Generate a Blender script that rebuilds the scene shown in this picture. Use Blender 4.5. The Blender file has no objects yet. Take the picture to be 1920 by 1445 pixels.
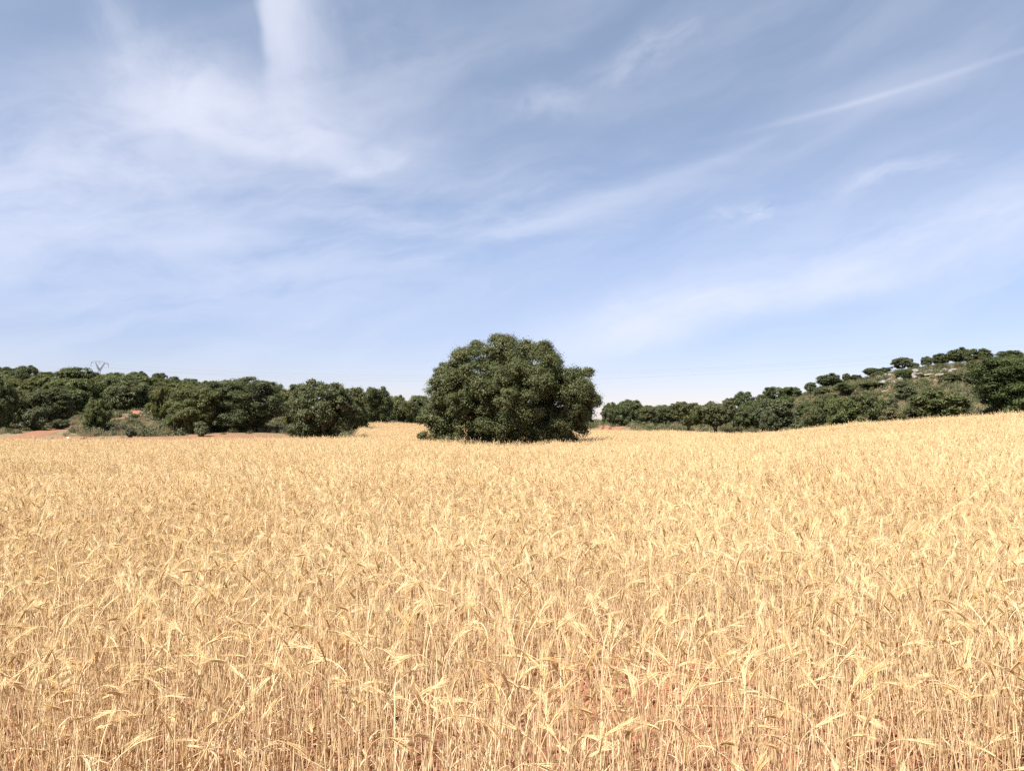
import bpy, math, random
import numpy as np
from mathutils import Vector

S = bpy.context.scene
COL = S.collection
R = math.radians
F = 1445.0                       # focal length in photo pixels
CAMZ = 1.65
PITCH = math.atan(77.5 / F)

# ------------------------------------------------------------------ camera
cd = bpy.data.cameras.new("camera")
cd.sensor_width = 36.0
cd.lens = 36.0 * F / 1920.0
cd.clip_start = 0.05
cd.clip_end = 3000
cam = bpy.data.objects.new("camera", cd)
cam.location = (0, 0, CAMZ)
cam.rotation_euler = (R(90) + PITCH, 0, 0)
COL.objects.link(cam)
S.camera = cam

# ------------------------------------------------------------------ light and exposure
SUN_EL, SUN_AZ = R(56), R(-135)     # azimuth measured from +Y towards +X: the sun stands behind the camera's left shoulder
S.view_settings.view_transform = 'Standard'
S.view_settings.look = 'None'
S.view_settings.gamma = 1
S.view_settings.exposure = 1.16
S.cycles.max_bounces = 7
S.cycles.diffuse_bounces = 4
S.cycles.glossy_bounces = 2
S.cycles.transmission_bounces = 4
S.cycles.use_denoising = False
S.cycles.sample_clamp_indirect = 4

ld = bpy.data.lights.new("sun", 'SUN')
ld.energy = 5.0
ld.angle = R(0.53)
ld.color = (1.0, 0.96, 0.90)
sun = bpy.data.objects.new("sun", ld)
sdir = Vector((math.sin(SUN_AZ) * math.cos(SUN_EL), math.cos(SUN_AZ) * math.cos(SUN_EL), math.sin(SUN_EL)))
sun.rotation_euler = (-sdir).to_track_quat('-Z', 'Y').to_euler()
COL.objects.link(sun)

def ray(px, py):
    a, b = (px - 960) / F, (722.5 - py) / F
    c, s = math.cos(PITCH), math.sin(PITCH)
    return np.array([a, c - b * s, s + b * c])

def at(px, py, d):
    v = ray(px, py)
    return np.array([0, 0, CAMZ]) + v * (d / v[1])

# ------------------------------------------------------------------ world: sky with cirrus
W = bpy.data.worlds.new("World")
S.world = W
W.use_nodes = True
wn = W.node_tree
for n in list(wn.nodes):
    wn.nodes.remove(n)

class NT:
    """tiny node helper"""
    def __init__(s, t): s.t = t
    def n(s, kind, **kw):
        x = s.t.nodes.new(kind)
        for k, v in kw.items(): setattr(x, k, v)
        return x
    def put(s, sock, v):
        if isinstance(v, bpy.types.NodeSocket): s.t.links.new(v, sock)
        elif v is not None: sock.default_value = v
    def m(s, op, a, b=None, c=None, clamp=False):
        x = s.n('ShaderNodeMath', operation=op, use_clamp=clamp)
        s.put(x.inputs[0], a); s.put(x.inputs[1], b)
        if c is not None: s.put(x.inputs[2], c)
        return x.outputs[0]
    def xyz(s, a, b, c=0.0):
        x = s.n('ShaderNodeCombineXYZ')
        for i, v in enumerate((a, b, c)): s.put(x.inputs[i], v)
        return x.outputs[0]
    def noise(s, vec, scale, detail=4, rough=.55, dist=0.0, col=False):
        x = s.n('ShaderNodeTexNoise')
        s.put(x.inputs['Vector'], vec)
        x.inputs['Scale'].default_value = scale; x.inputs['Detail'].default_value = detail
        x.inputs['Roughness'].default_value = rough; x.inputs['Distortion'].default_value = dist
        return x.outputs['Color' if col else 'Fac']
    def smooth(s, v, lo, hi, a=0.0, b=1.0):
        x = s.n('ShaderNodeMapRange', interpolation_type='SMOOTHSTEP')
        s.put(x.inputs['Value'], v)
        x.inputs['From Min'].default_value = lo; x.inputs['From Max'].default_value = hi
        x.inputs['To Min'].default_value = a; x.inputs['To Max'].default_value = b
        return x.outputs['Result']
    def mix(s, fac, a, b, blend='MIX'):
        x = s.n('ShaderNodeMix', data_type='RGBA', blend_type=blend)
        s.put(x.inputs[0], fac); s.put(x.inputs[6], a); s.put(x.inputs[7], b)
        return x.outputs[2]
    def ramp(s, fac, stops):
        x = s.n('ShaderNodeValToRGB')
        s.put(x.inputs[0], fac)
        e = x.color_ramp.elements
        while len(e) < len(stops): e.new(.5)
        for q, (p, c) in zip(e, stops): q.position = p; q.color = (*c, 1)
        return x.outputs[0]

w = NT(wn)
tc = w.n('ShaderNodeTexCoord')
sep = w.n('ShaderNodeSeparateXYZ')
wn.links.new(tc.outputs['Generated'], sep.inputs[0])
DX, DY, DZ = sep.outputs
AZ = w.m('ARCTAN2', DX, DY)           # azimuth of a sky direction
EL = w.m('ARCSINE', DZ)               # its elevation
SKYP = w.xyz(AZ, EL)

def ae(px, py):
    v = ray(px, py); v = v / np.linalg.norm(v)
    return math.atan2(v[0], v[1]), math.asin(v[2])

warp_n = w.noise(SKYP, 5.0, 4, .55, 0.0, True)
wsub = w.n('ShaderNodeVectorMath', operation='SUBTRACT'); wn.links.new(warp_n, wsub.inputs[0]); wsub.inputs[1].default_value = (.5, .5, .5)
wscl = w.n('ShaderNodeVectorMath', operation='SCALE'); wn.links.new(wsub.outputs[0], wscl.inputs[0]); wscl.inputs['Scale'].default_value = 0.075
wadd = w.n('ShaderNodeVectorMath', operation='ADD'); wn.links.new(SKYP, wadd.inputs[0]); wn.links.new(wscl.outputs[0], wadd.inputs[1])
wsep = w.n('ShaderNodeSeparateXYZ'); wn.links.new(wadd.outputs[0], wsep.inputs[0])
WA, WE = wsep.outputs[0], wsep.outputs[1]

def cloud(px, py, lx, ly, ang, amp, nscale=(3, 16), lo=.35, hi=.72, hard=None, warp=True, off=0.0):
    """one sheet of cirrus centred on a sky direction: lx, ly half sizes (photo px), ang tilt in degrees, streaks run along its length"""
    a0, e0 = ae(px, py)
    A, E = (WA, WE) if warp else (AZ, EL)
    du, dv = w.m('SUBTRACT', A, a0), w.m('SUBTRACT', E, e0)
    c, s = math.cos(R(ang)), math.sin(R(ang))
    p = w.m('ADD', w.m('MULTIPLY', du, c), w.m('MULTIPLY', dv, s))
    q = w.m('SUBTRACT', w.m('MULTIPLY', dv, c), w.m('MULTIPLY', du, s))
    lx, ly = lx / F, ly / F
    r2 = w.m('ADD', w.m('POWER', w.m('ABSOLUTE', w.m('DIVIDE', p, lx)), 2.0), w.m('POWER', w.m('ABSOLUTE', w.m('DIVIDE', q, ly)), 2.0))
    g = w.m('EXPONENT', w.m('MULTIPLY', r2, -1.0))
    n = w.noise(w.xyz(w.m('MULTIPLY', p, nscale[0]), w.m('MULTIPLY', q, nscale[1]), 3.7 * px / 100 + off), 1.6, 7, .6, .35)
    g = w.m('MULTIPLY', g, w.smooth(n, lo, hi))
    if hard:                                         # a crisp rim on one side: (axis, offset px, softness px, sign)
        ax, o, sf, sg = hard
        v = p if ax == 'p' else q
        g = w.m('MULTIPLY', g, w.smooth(w.m('MULTIPLY', w.m('SUBTRACT', v, o / F), sg), -sf / F, sf / F))
    return w.m('MULTIPLY', g, amp)

def streak(a, b, half, amp):
    (a0, e0), (a1, e1) = ae(*a), ae(*b)
    c = cloud((a[0] + b[0]) / 2, (a[1] + b[1]) / 2, math.hypot(a1 - a0, e1 - e0) / 2 * F * .85, half, math.degrees(math.atan2(e1 - e0, a1 - a0)), amp, (2.5, 6), .15, .7, None, False)
    return c
CL = [
    cloud(530, 20, 62, 120, 6, 1.0, (8, 4), .05, .75, ('p', -40, 15, 1)),
    cloud(680, 80, 160, 150, -20, .16, (5, 9), .3, .75),
    cloud(285, 130, 45, 150, 35, .38, (12, 6), .25, .8),
    cloud(340, 165, 90, 60, -25, .45, (10, 10), .35, .7),
    cloud(480, 248, 225, 70, -6, 1.0, (6, 11), .06, .78, ('q', -46, 24, 1)),
    cloud(330, 270, 330, 100, 20, .55, (4, 10), .15, .85),
    cloud(120, 350, 320, 130, 10, .62, (4, 10), .25, .75),
    cloud(640, 330, 170, 16, 22, .42, (5, 18), .35, .7),
    cloud(1215, 95, 120, 34, 24, .32, (8, 16), .25, .80),
    cloud(1000, 195, 90, 30, 8, .30, (8, 14), .25, .8),
    streak((1440, 243), (1960, 88), 5, .34),
    streak((1480, 225), (1960, 110), 26, .15),
    streak((1270, 330), (1500, 240), 10, .16),
    streak((860, 465), (1250, 345), 17, .24),
    streak((1000, 440), (1420, 290), 40, .16),
    cloud(1500, 400, 520, 60, 15, .16, (2.5, 9), .25, .8),
    cloud(1530, 520, 540, 56, 12, .85, (2.4, 10), .16, .78, ('q', -52, 26, 1)),
    cloud(1230, 588, 240, 30, 8, .5, (3, 9), .3, .7),
    cloud(1400, 405, 90, 18, 10, .5, (9, 18), .38, .72),
    cloud(1680, 330, 90, 14, 8, .36, (9, 20), .36, .7),
    cloud(600, 470, 700, 120, 10, .42, (3, 12), .3, .75),
    cloud(1850, 440, 260, 70, 14, .36, (3, 12), .3, .75),
]
veil = w.noise(w.xyz(w.m('MULTIPLY', WA, 2.0), w.m('MULTIPLY', w.m('SUBTRACT', WE, w.m('MULTIPLY', WA, .3)), 9.0), 8.0), 1.5, 5, .55, .15)
tot = w.m('MULTIPLY', w.smooth(veil, .36, .85), .16)
for c in CL:
    tot = w.m('ADD', tot, c)
CF = w.m('SUBTRACT', 1.0, w.m('EXPONENT', w.m('MULTIPLY', tot, -1.4)))

sky = w.n('ShaderNodeTexSky', sky_type='NISHITA')
sky.sun_disc = False
sky.sun_elevation = SUN_EL
sky.sun_rotation = SUN_AZ
sky.altitude = 900; sky.air_density = 1.0; sky.dust_density = 0.6; sky.ozone_density = 1.6
h_tint = w.ramp(w.m('DIVIDE', EL, R(45), clamp=True),
                [(0, (.76, .655, .77)), (.14, (.86, .745, .81)), (.30, (1.13, .96, .93)), (.50, (1.38, 1.12, .97)), (.68, (1.56, 1.27, 1.05)), (1, (1.0, .9, .75))])
base = w.mix(1.0, sky.outputs[0], h_tint, 'MULTIPLY')
CLOUDC = (5.5, 5.6, 6.35, 1)
col = w.mix(w.m('MULTIPLY', CF, .80), base, CLOUDC)
bg = w.n('ShaderNodeBackground')
bg.inputs['Strength'].default_value = 0.080
wn.links.new(col, bg.inputs['Color'])
wo = w.n('ShaderNodeOutputWorld')
wn.links.new(bg.outputs[0], wo.inputs[0])

# ------------------------------------------------------------------ mesh helpers
def link(name, me, parent=None, mat=None):
    o = bpy.data.objects.new(name, me)
    COL.objects.link(o)
    if parent: o.parent = parent
    if mat is not None and me is not None and not me.materials: me.materials.append(mat)
    return o

def tag(o, label=None, cat=None, group=None, kind=None):
    if label: o['label'] = label
    if cat: o['category'] = cat
    if group: o['group'] = group
    if kind: o['kind'] = kind
    return o

def np_mesh(name, V, Fc, attrs=None, smooth=False):
    """V (n,3); Fc (m,k) constant-size faces; attrs {name: per-vertex float array}"""
    V = np.asarray(V, np.float32); Fc = np.asarray(Fc, np.int32)
    k = Fc.shape[1]
    me = bpy.data.meshes.new(name)
    me.vertices.add(len(V)); me.vertices.foreach_set('co', V.ravel())
    me.loops.add(Fc.size); me.loops.foreach_set('vertex_index', Fc.ravel())
    me.polygons.add(len(Fc)); me.polygons.foreach_set('loop_start', np.arange(0, Fc.size, k, dtype=np.int32))
    me.update(calc_edges=True)
    for a, v in (attrs or {}).items():
        at_ = me.attributes.new(a, 'FLOAT', 'POINT'); at_.data.foreach_set('value', np.asarray(v, np.float32))
    if smooth: me.polygons.foreach_set('use_smooth', np.ones(len(Fc), bool))
    me.validate()
    return me

class MB:
    """collects triangles"""
    def __init__(s): s.v, s.f, s.a, s.n = [], [], [], 0
    def add(s, V, T, a=0.0):
        V = np.asarray(V, float); s.v.append(V); s.f.append(np.asarray(T, int) + s.n); s.n += len(V)
        s.a.append(np.full(len(V), a) if np.isscalar(a) else a)
    def tube(s, P, rad, sides=5, a=0.0, cap=True):
        P = np.asarray(P, float); n = len(P)
        rad = np.full(n, rad) if np.isscalar(rad) else np.asarray(rad, float)
        T = np.gradient(P, axis=0); T /= np.linalg.norm(T, axis=1)[:, None] + 1e-12
        up = np.array([0.0, 0, 1]) if abs(T[0][2]) < .9 else np.array([1.0, 0, 0])
        V = []
        x = np.cross(up, T[0]); x /= np.linalg.norm(x)
        for i in range(n):
            x = x - T[i] * np.dot(x, T[i]); x /= np.linalg.norm(x) + 1e-12
            y = np.cross(T[i], x)
            for k in range(sides):
                t = 2 * math.pi * k / sides
                V.append(P[i] + rad[i] * (math.cos(t) * x + math.sin(t) * y))
        Fc = []
        for i in range(n - 1):
            for k in range(sides):
                a0, b0 = i * sides + k, i * sides + (k + 1) % sides
                c0, d0 = a0 + sides, b0 + sides
                Fc += [(a0, b0, d0), (a0, d0, c0)]
        if cap:
            V += [P[0], P[-1]]; e = n * sides
            for k in range(sides):
                Fc.append((e, (k + 1) % sides, k)); Fc.append((e + 1, (n - 1) * sides + k, (n - 1) * sides + (k + 1) % sides))
        s.add(V, Fc, a)
    def mesh(s, name, attr='tint', smooth=False, extra=None):
        at_ = {attr: np.concatenate(s.a)}
        at_.update(extra or {})
        return np_mesh(name, np.concatenate(s.v), np.concatenate(s.f), at_, smooth)

def mat(name):
    m = bpy.data.materials.new(name); m.use_nodes = True
    m.node_tree.nodes.clear()
    return m, NT(m.node_tree)

def attr_node(n, name, typ='GEOMETRY', out='Fac'):
    x = n.n('ShaderNodeAttribute', attribute_name=name, attribute_type=typ)
    return x.outputs[out]

# ------------------------------------------------------------------ terrain
FLAT = [(0, 0), (15, 0), (30, 0)]
COLS = {
    -600: FLAT + [(50, -.1), (60.5, -.34), (64.5, .30), (67.5, .70), (71, .98), (76, 1.25), (90, 1.65), (100, 2.6), (130, 5.5), (160, 9), (200, 12.5), (260, 14.5), (420, 15)],
    0:    FLAT + [(50, -.1), (60.5, -.34), (64.5, .30), (67.5, .70), (71, .98), (76, 1.25), (90, 1.65), (100, 2.6), (130, 5.5), (160, 9), (200, 12.5), (260, 14.5), (420, 15)],
    300:  FLAT + [(50, -.1), (60.5, -.34), (64.5, .30), (67.5, .70), (71, .98), (76, 1.25), (90, 2.4), (100, 3.4), (130, 5.5), (160, 8), (200, 10.8), (260, 12), (420, 12.5)],
    450:  FLAT + [(50, -.1), (60.5, -.34), (64.5, .30), (67.5, .70), (71, .98), (76, 1.25), (90, 1.8), (100, 2.4), (130, 4.5), (200, 8.5), (260, 9), (420, 9)],
    600:  FLAT + [(62, 0), (70, .3), (80, .7), (100, 1.4), (130, 3), (200, 5), (420, 6)],
    730:  FLAT + [(60, -.05), (80, .3), (105, 1.4), (130, 2.2), (200, 4.2), (420, 5)],
    960:  [(0, 0), (20, 0), (30, -.1), (40, -.2), (50, -.29), (60, -.25), (80, .2), (105, 1.2), (130, 1.8), (200, 3.5), (420, 4)],
    1130: [(0, 0), (20, 0), (40, -.05), (60, -.05), (90, .45), (110, 1.65), (160, 2.1), (200, 2.5), (420, 3)],
    1250: [(0, 0), (20, 0), (40, 0), (60, 0), (88, .36), (100, 1.2), (160, 2.4), (420, 3)],
    1400: [(0, 0), (20, .05), (40, .1), (60, .1), (80, .07), (95, .9), (120, 2.6), (140, 3.8), (200, 5), (420, 5)],
    1500: [(0, 0), (15, .05), (30, .2), (50, .4), (72, .55), (78, .5), (88, 1.2), (100, 3), (118, 5.8), (130, 6.6), (200, 7), (420, 7)],
    1600: [(0, 0), (12, .05), (30, .35), (45, .7), (62, 1.06), (72, 1.0), (82, 1.6), (100, 4), (120, 8), (130, 9.2), (160, 9.6), (420, 9.5)],
    1750: [(0, 0), (10, .05), (30, .65), (45, 1.15), (56, 1.45), (66, 1.3), (74, 1.6), (85, 3), (100, 6.4), (115, 9.6), (130, 12), (160, 12.6), (420, 12)],
    1920: [(0, 0), (10, .1), (25, .75), (40, 1.4), (50, 1.68), (60, 1.7), (70, 2), (85, 4.5), (100, 7.6), (115, 10.6), (134, 13.2), (160, 13.6), (420, 13)],
    2600: [(0, 0), (10, .15), (25, .9), (40, 1.7), (50, 2.1), (60, 2.1), (70, 2.4), (85, 5), (100, 8), (115, 11), (134, 13.6), (160, 14), (420, 13)],
}
PXS = np.arange(-600, 2601, 20.0)
DS = np.arange(0, 421, 1.0)
keys = sorted(COLS)
prof = np.array([np.interp(DS, *zip(*COLS[k])) for k in keys])
TAB = np.array([[0.0]]) 
TAB = np.stack([np.interp(PXS, keys, prof[:, j]) for j in range(len(DS))], axis=1)
def blur(a, k, ax):
    ker = np.hanning(k + 2)[1:-1]; ker /= ker.sum()
    pad = [(0, 0), (0, 0)]; pad[ax] = (k // 2, k // 2)
    b = np.pad(a, pad, mode='edge')
    return np.apply_along_axis(lambda r: np.convolve(r, ker, 'valid'), ax, b)
TAB = blur(blur(TAB, 7, 1), 9, 0)

def vnoise(x, y, s, seed=0):
    x, y = np.asarray(x, float) / s, np.asarray(y, float) / s
    xi, yi = np.floor(x).astype(np.int64), np.floor(y).astype(np.int64)
    fx, fy = x - xi, y - yi
    fx, fy = fx * fx * (3 - 2 * fx), fy * fy * (3 - 2 * fy)
    def h(i, j):
        n = (i * 374761393 + j * 668265263 + seed * 1442695041) & 0xFFFFFFFF
        n = ((n ^ (n >> 13)) * 1274126177) & 0xFFFFFFFF
        return ((n ^ (n >> 16)) & 0xFFFF) / 65535.0
    return (h(xi, yi) * (1 - fx) + h(xi + 1, yi) * fx) * (1 - fy) + (h(xi, yi + 1) * (1 - fx) + h(xi + 1, yi + 1) * fx) * fy

EDGE_P = [-600, 0, 300, 530, 560, 600, 660, 690, 800, 1000, 1100, 1130, 1250, 1400, 1500, 1600, 1750, 1920, 2600]
EDGE_D = [62, 62, 62, 61, 59.5, 59.5, 66, 103, 107, 105, 95, 92, 90, 82, 74, 66, 62, 58, 58]
def px_of(x, y):
    return 960 + F * np.asarray(x, float) / np.maximum(np.asarray(y, float), 6.0)
def edge_of(px):
    return np.interp(px, EDGE_P, EDGE_D)

def ground_z(x, y):
    x, y = np.asarray(x, float), np.asarray(y, float)
    px = np.clip(px_of(x, y), -600, 2600)
    d = np.clip(y, 0, 420)
    i = np.clip((px + 600) / 20, 0, len(PXS) - 1.001); j = np.clip(d, 0, len(DS) - 1.001)
    i0, j0 = i.astype(int), j.astype(int); fi, fj = i - i0, j - j0
    z = (TAB[i0, j0] * (1 - fi) + TAB[i0 + 1, j0] * fi) * (1 - fj) + (TAB[i0, j0 + 1] * (1 - fi) + TAB[i0 + 1, j0 + 1] * fi) * fj
    out = np.clip((y - edge_of(px)) / 8, 0, 1)
    z = z + out * ((vnoise(x, y, 9, 1) - .5) * .7 + (vnoise(x, y, 3, 2) - .5) * .25)
    hill = np.clip((px - 1480) / 120, 0, 1) * np.clip((y - 92) / 10, 0, 1) * np.clip((150 - y) / 15, 0, 1)
    z = z + hill * ((vnoise(x, y, 4, 3) - .4) * .9)
    z = z + (1 - out) * (vnoise(x, y, 18, 5) - .5) * .16 * np.clip(y / 20, 0, 1)
    return z
def gz(x, y): return float(ground_z(np.array([x]), np.array([y]))[0])

def axis_samples(lim, fine, grow):
    a, st = [0.0], fine
    while a[-1] < lim:
        a.append(a[-1] + st); st = min(st * grow, 14)
    return a
xa = axis_samples(330, .35, 1.013); xs = np.array([-v for v in xa[:0:-1]] + xa)
ya = [-40, -20, -10, -5, -2]
yv, st = 0.0, .3
while yv < 440:
    ya.append(yv); st = min(.3 + yv * .008, 1.0) if yv < 150 else min(st * 1.06, 25); yv += st
ys = np.array(ya)
GX, GY = np.meshgrid(xs, ys)
GZ = ground_z(GX, GY)
GZ = GZ + np.where(GY < 14, (vnoise(GX, GY, .9, 11) - .5) * .05, 0)
px_g = px_of(GX, GY)
out_g = np.clip((GY - edge_of(px_g)) / 1.5 + .5, 0, 1)
# bare red earth: real patches of soil by their place on the ground
BARE = [(330, 65, 26, 4.2), (150, 65.5, 10, 2.4), (450, 70, 11, 6), (200, 68, 9, 2), (540, 66, 6, 4), (610, 63, 6, 3.5), (250, 70, 4.5, 1.6), (262, 96, 2.2, 1.6), (298, 97, 2.2, 1.6),
        (1480, 86, 3, 1.6), (1388, 84, 4, 2.0), (1690, 104, 2.5, 2), (1675, 96, 1.6, 1.6), (1610, 118, 3, 2.0), (1540, 116, 4, 2.6), (1735, 108, 3.5, 2), (1745, 120, 5, 3), (1140, 104, 3, 4), (1200, 97, 6, 1.8), (1590, 112, 4, 2.4)]
bare = np.zeros_like(GX)
for (p, d, rx, ry) in BARE:
    cx = (p - 960) / F * d
    bare = np.maximum(bare, np.exp(-(((GX - cx) / rx) ** 2 + ((GY - d) / ry) ** 2) * 1.2))
nx_, ny_ = len(xs), len(ys)
idx = np.arange(nx_ * ny_).reshape(ny_, nx_)
quads = np.stack([idx[:-1, :-1], idx[:-1, 1:], idx[1:, 1:], idx[1:, :-1]], -1).reshape(-1, 4)
gme = np_mesh("ground", np.stack([GX, GY, GZ], -1).reshape(-1, 3), quads, {'wild': out_g.ravel(), 'bare': bare.ravel()}, True)

gm, g = mat("ground_soil")
pos = g.n('ShaderNodeNewGeometry').outputs['Position']
wild, bar = attr_node(g, 'wild'), attr_node(g, 'bare')
n1 = g.noise(pos, .9, 6, .65); n2 = g.noise(pos, .22, 5, .6); n3 = g.noise(pos, 9, 6, .7); n4 = g.noise(pos, 60, 4, .7)
soil = g.mix(n3, (.17, .082, .048, 1), (.30, .165, .10, 1))
soil = g.mix(g.smooth(n4, .58, .7), soil, (.52, .34, .20, 1))
dry = g.mix(n3, (.15, .11, .06, 1), (.26, .20, .125, 1))
grn = g.mix(n3, (.06, .058, .026, 1), (.13, .115, .055, 1))
veg = g.mix(g.smooth(n2, .42, .58), dry, grn)
veg = g.mix(g.smooth(n1, .56, .70), veg, soil)
soil = g.mix(g.smooth(g.noise(pos, 2.2, 6, .7), .5, .62, 0, .75), soil, dry)
bmask = g.smooth(g.m('ADD', bar, g.m('MULTIPLY', g.m('SUBTRACT', n1, .5), 1.9)), .30, .7)
wildc = g.mix(bmask, veg, soil)
fsoil = g.mix(n3, (.29, .12, .066, 1), (.53, .26, .15, 1))
fsoil = g.mix(g.smooth(n4, .56, .7), fsoil, (.60, .42, .26, 1))
gcol = g.mix(wild, fsoil, wildc)
bs = g.n('ShaderNodeBsdfPrincipled'); bs.inputs['Roughness'].default_value = .95; bs.inputs['Specular IOR Level'].default_value = .15
g.put(bs.inputs['Base Color'], gcol)
bp = g.n('ShaderNodeBump'); bp.inputs['Strength'].default_value = .9; bp.inputs['Distance'].default_value = .05
hsum = g.m('ADD', g.noise(pos, 14, 8, .75), g.m('MULTIPLY', g.noise(pos, 45, 5, .7), .5))
g.put(bp.inputs['Height'], hsum); g.put(bs.inputs['Normal'], bp.outputs[0])
om = g.n('ShaderNodeOutputMaterial'); g.put(om.inputs[0], bs.outputs[0])
ground = tag(link("ground", gme, None, gm), kind='structure')

# dirt tracks laid 2 cm over the ground
def track(name, pts, width, label_mat):
    P = np.array(pts, float)
    t = np.linspace(0, 1, len(P)); tt = np.linspace(0, 1, 90)
    X, Y, Wd = (np.interp(tt, t, P[:, i]) for i in range(3))
    k = 9; ker = np.ones(k) / k
    X = np.convolve(np.pad(X, 4, mode='edge'), ker, 'valid'); Y = np.convolve(np.pad(Y, 4, mode='edge'), ker, 'valid')
    T = np.stack([np.gradient(X), np.gradient(Y)], 1); T /= np.linalg.norm(T, axis=1)[:, None]
    N = np.stack([-T[:, 1], T[:, 0]], 1)
    m = 9; V = []
    for i in range(90):
        for j in range(m):
            o = (j / (m - 1) - .5) * Wd[i] * width * (1 + .25 * (vnoise(i * 1.0, j * 0.0, 4, 7) - .5))
            x, y = X[i] + N[i, 0] * o, Y[i] + N[i, 1] * o
            s = abs(j / (m - 1) - .5) * 2
            V.append((x, y, gz(x, y) + .035 - .10 * (s > .95) + .025 * math.cos(3 * math.pi * s)))
    V = np.array(V)
    ii = np.arange(90 * m).reshape(90, m)
    q = np.stack([ii[:-1, :-1], ii[:-1, 1:], ii[1:, 1:], ii[1:, :-1]], -1).reshape(-1, 4)
    return tag(link(name, np_mesh(name, V, q, None, True), None, label_mat), kind='structure')
tm, t_ = mat("track_soil")
tp = t_.n('ShaderNodeNewGeometry').outputs['Position']
tcx = t_.mix(t_.noise(tp, 1.6, 6, .7), (.17, .078, .043, 1), (.31, .17, .10, 1))
tcx = t_.mix(t_.smooth(t_.noise(tp, 5, 5, .7), .55, .75), tcx, (.34, .235, .14, 1))
tb = t_.n('ShaderNodeBsdfPrincipled'); tb.inputs['Roughness'].default_value = .95; tb.inputs['Specular IOR Level'].default_value = .1
t_.put(tb.inputs['Base Color'], tcx)
tbp = t_.n('ShaderNodeBump'); tbp.inputs['Strength'].default_value = .7; tbp.inputs['Distance'].default_value = .05
t_.put(tbp.inputs['Height'], t_.noise(tp, 10, 6, .7)); t_.put(tb.inputs['Normal'], tbp.outputs[0])
to = t_.n('ShaderNodeOutputMaterial'); t_.put(to.inputs[0], tb.outputs[0])
X_ = lambda p, d: (p - 960) / F * d
track("dirt_track", [(X_(-120, 64.5), 64.5, 1), (X_(20, 66), 66, 1), (X_(60, 69), 69, 1), (X_(110, 76), 76, 1), (X_(160, 86), 86, .9), (X_(210, 92), 92, .8), (X_(290, 98), 98, .7)], 2.6, tm)
track("dirt_track", [(X_(1112, 93), 93, 1), (X_(1132, 96), 96, 1), (X_(1150, 102), 102, 1), (X_(1166, 111), 111, 1.1), (X_(1172, 124), 124, 1.2)], 1.7, tm)

# ------------------------------------------------------------------ geometry-node scatter for uncountable growth
def scatter(name, pts, rots, scls, vidx, protos, seed=0):
    col = bpy.data.collections.new(name + "_kinds")
    for o in protos: col.objects.link(o)
    n = len(pts)
    me = bpy.data.meshes.new(name)
    me.vertices.add(n); me.vertices.foreach_set('co', np.asarray(pts, np.float32).ravel())
    a = me.attributes.new('spin', 'FLOAT_VECTOR', 'POINT'); a.data.foreach_set('vector', np.asarray(rots, np.float32).ravel())
    a = me.attributes.new('size', 'FLOAT_VECTOR', 'POINT'); a.data.foreach_set('vector', np.asarray(scls, np.float32).ravel())
    a = me.attributes.new('pick', 'INT', 'POINT'); a.data.foreach_set('value', np.asarray(vidx, np.int32))
    o = link(name, me)
    ng = bpy.data.node_groups.new(name + "_scatter", 'GeometryNodeTree')
    ng.interface.new_socket('Geometry', in_out='INPUT', socket_type='NodeSocketGeometry')
    ng.interface.new_socket('Geometry', in_out='OUTPUT', socket_type='NodeSocketGeometry')
    L = ng.links.new
    gi, go = ng.nodes.new('NodeGroupInput'), ng.nodes.new('NodeGroupOutput')
    ip = ng.nodes.new('GeometryNodeInstanceOnPoints')
    ci = ng.nodes.new('GeometryNodeCollectionInfo')
    ci.inputs['Collection'].default_value = col
    ci.inputs['Separate Children'].default_value = True
    ci.inputs['Reset Children'].default_value = True
    def na(nm, ty):
        x = ng.nodes.new('GeometryNodeInputNamedAttribute'); x.data_type = ty
        x.inputs['Name'].default_value = nm
        return x.outputs['Attribute']
    er = ng.nodes.new('FunctionNodeEulerToRotation')
    L(na('spin', 'FLOAT_VECTOR'), er.inputs[0])
    L(gi.outputs[0], ip.inputs['Points'])
    L(ci.outputs[0], ip.inputs['Instance'])
    ip.inputs['Pick Instance'].default_value = True
    L(na('pick', 'INT'), ip.inputs['Instance Index'])
    L(er.outputs[0], ip.inputs['Rotation'])
    L(na('size', 'FLOAT_VECTOR'), ip.inputs['Scale'])
    L(ip.outputs[0], go.inputs[0])
    md = o.modifiers.new("scatter", 'NODES'); md.node_group = ng
    return o

# ------------------------------------------------------------------ wheat
wm, q = mat("ripe_wheat")
kind_, rnd_ = attr_node(q, 'tint'), attr_node(q, 'vary')
oi = q.n('ShaderNodeObjectInfo').outputs['Random']
mixr = q.m('FRACT', q.m('ADD', rnd_, oi))
stem_c = q.mix(mixr, (.65, .455, .235, 1), (.89, .73, .46, 1))
ear_c = q.mix(mixr, (.65, .445, .205, 1), (.86, .68, .385, 1))
awn_c = q.mix(mixr, (.71, .52, .25, 1), (.88, .72, .43, 1))
leaf_c = q.mix(mixr, (.50, .34, .19, 1), (.80, .64, .42, 1))
c1 = q.mix(q.smooth(kind_, .5, .51), stem_c, ear_c)
c1 = q.mix(q.smooth(kind_, 1.5, 1.51), c1, awn_c)
c1 = q.mix(q.smooth(kind_, 2.5, 2.51), c1, leaf_c)
wp = q.n('ShaderNodeNewGeometry').outputs['Position']
c1 = q.mix(q.smooth(q.m('ADD', q.m('MULTIPLY', q.noise(wp, .33, 4, .6), .6), q.m('MULTIPLY', q.noise(wp, .07, 3, .6), .4)), .42, .64, 0, .30), c1, (.62, .40, .18, 1))
pb = q.n('ShaderNodeBsdfPrincipled'); pb.inputs['Roughness'].default_value = .55; pb.inputs['Specular IOR Level'].default_value = .35
q.put(pb.inputs['Base Color'], c1)
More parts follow.
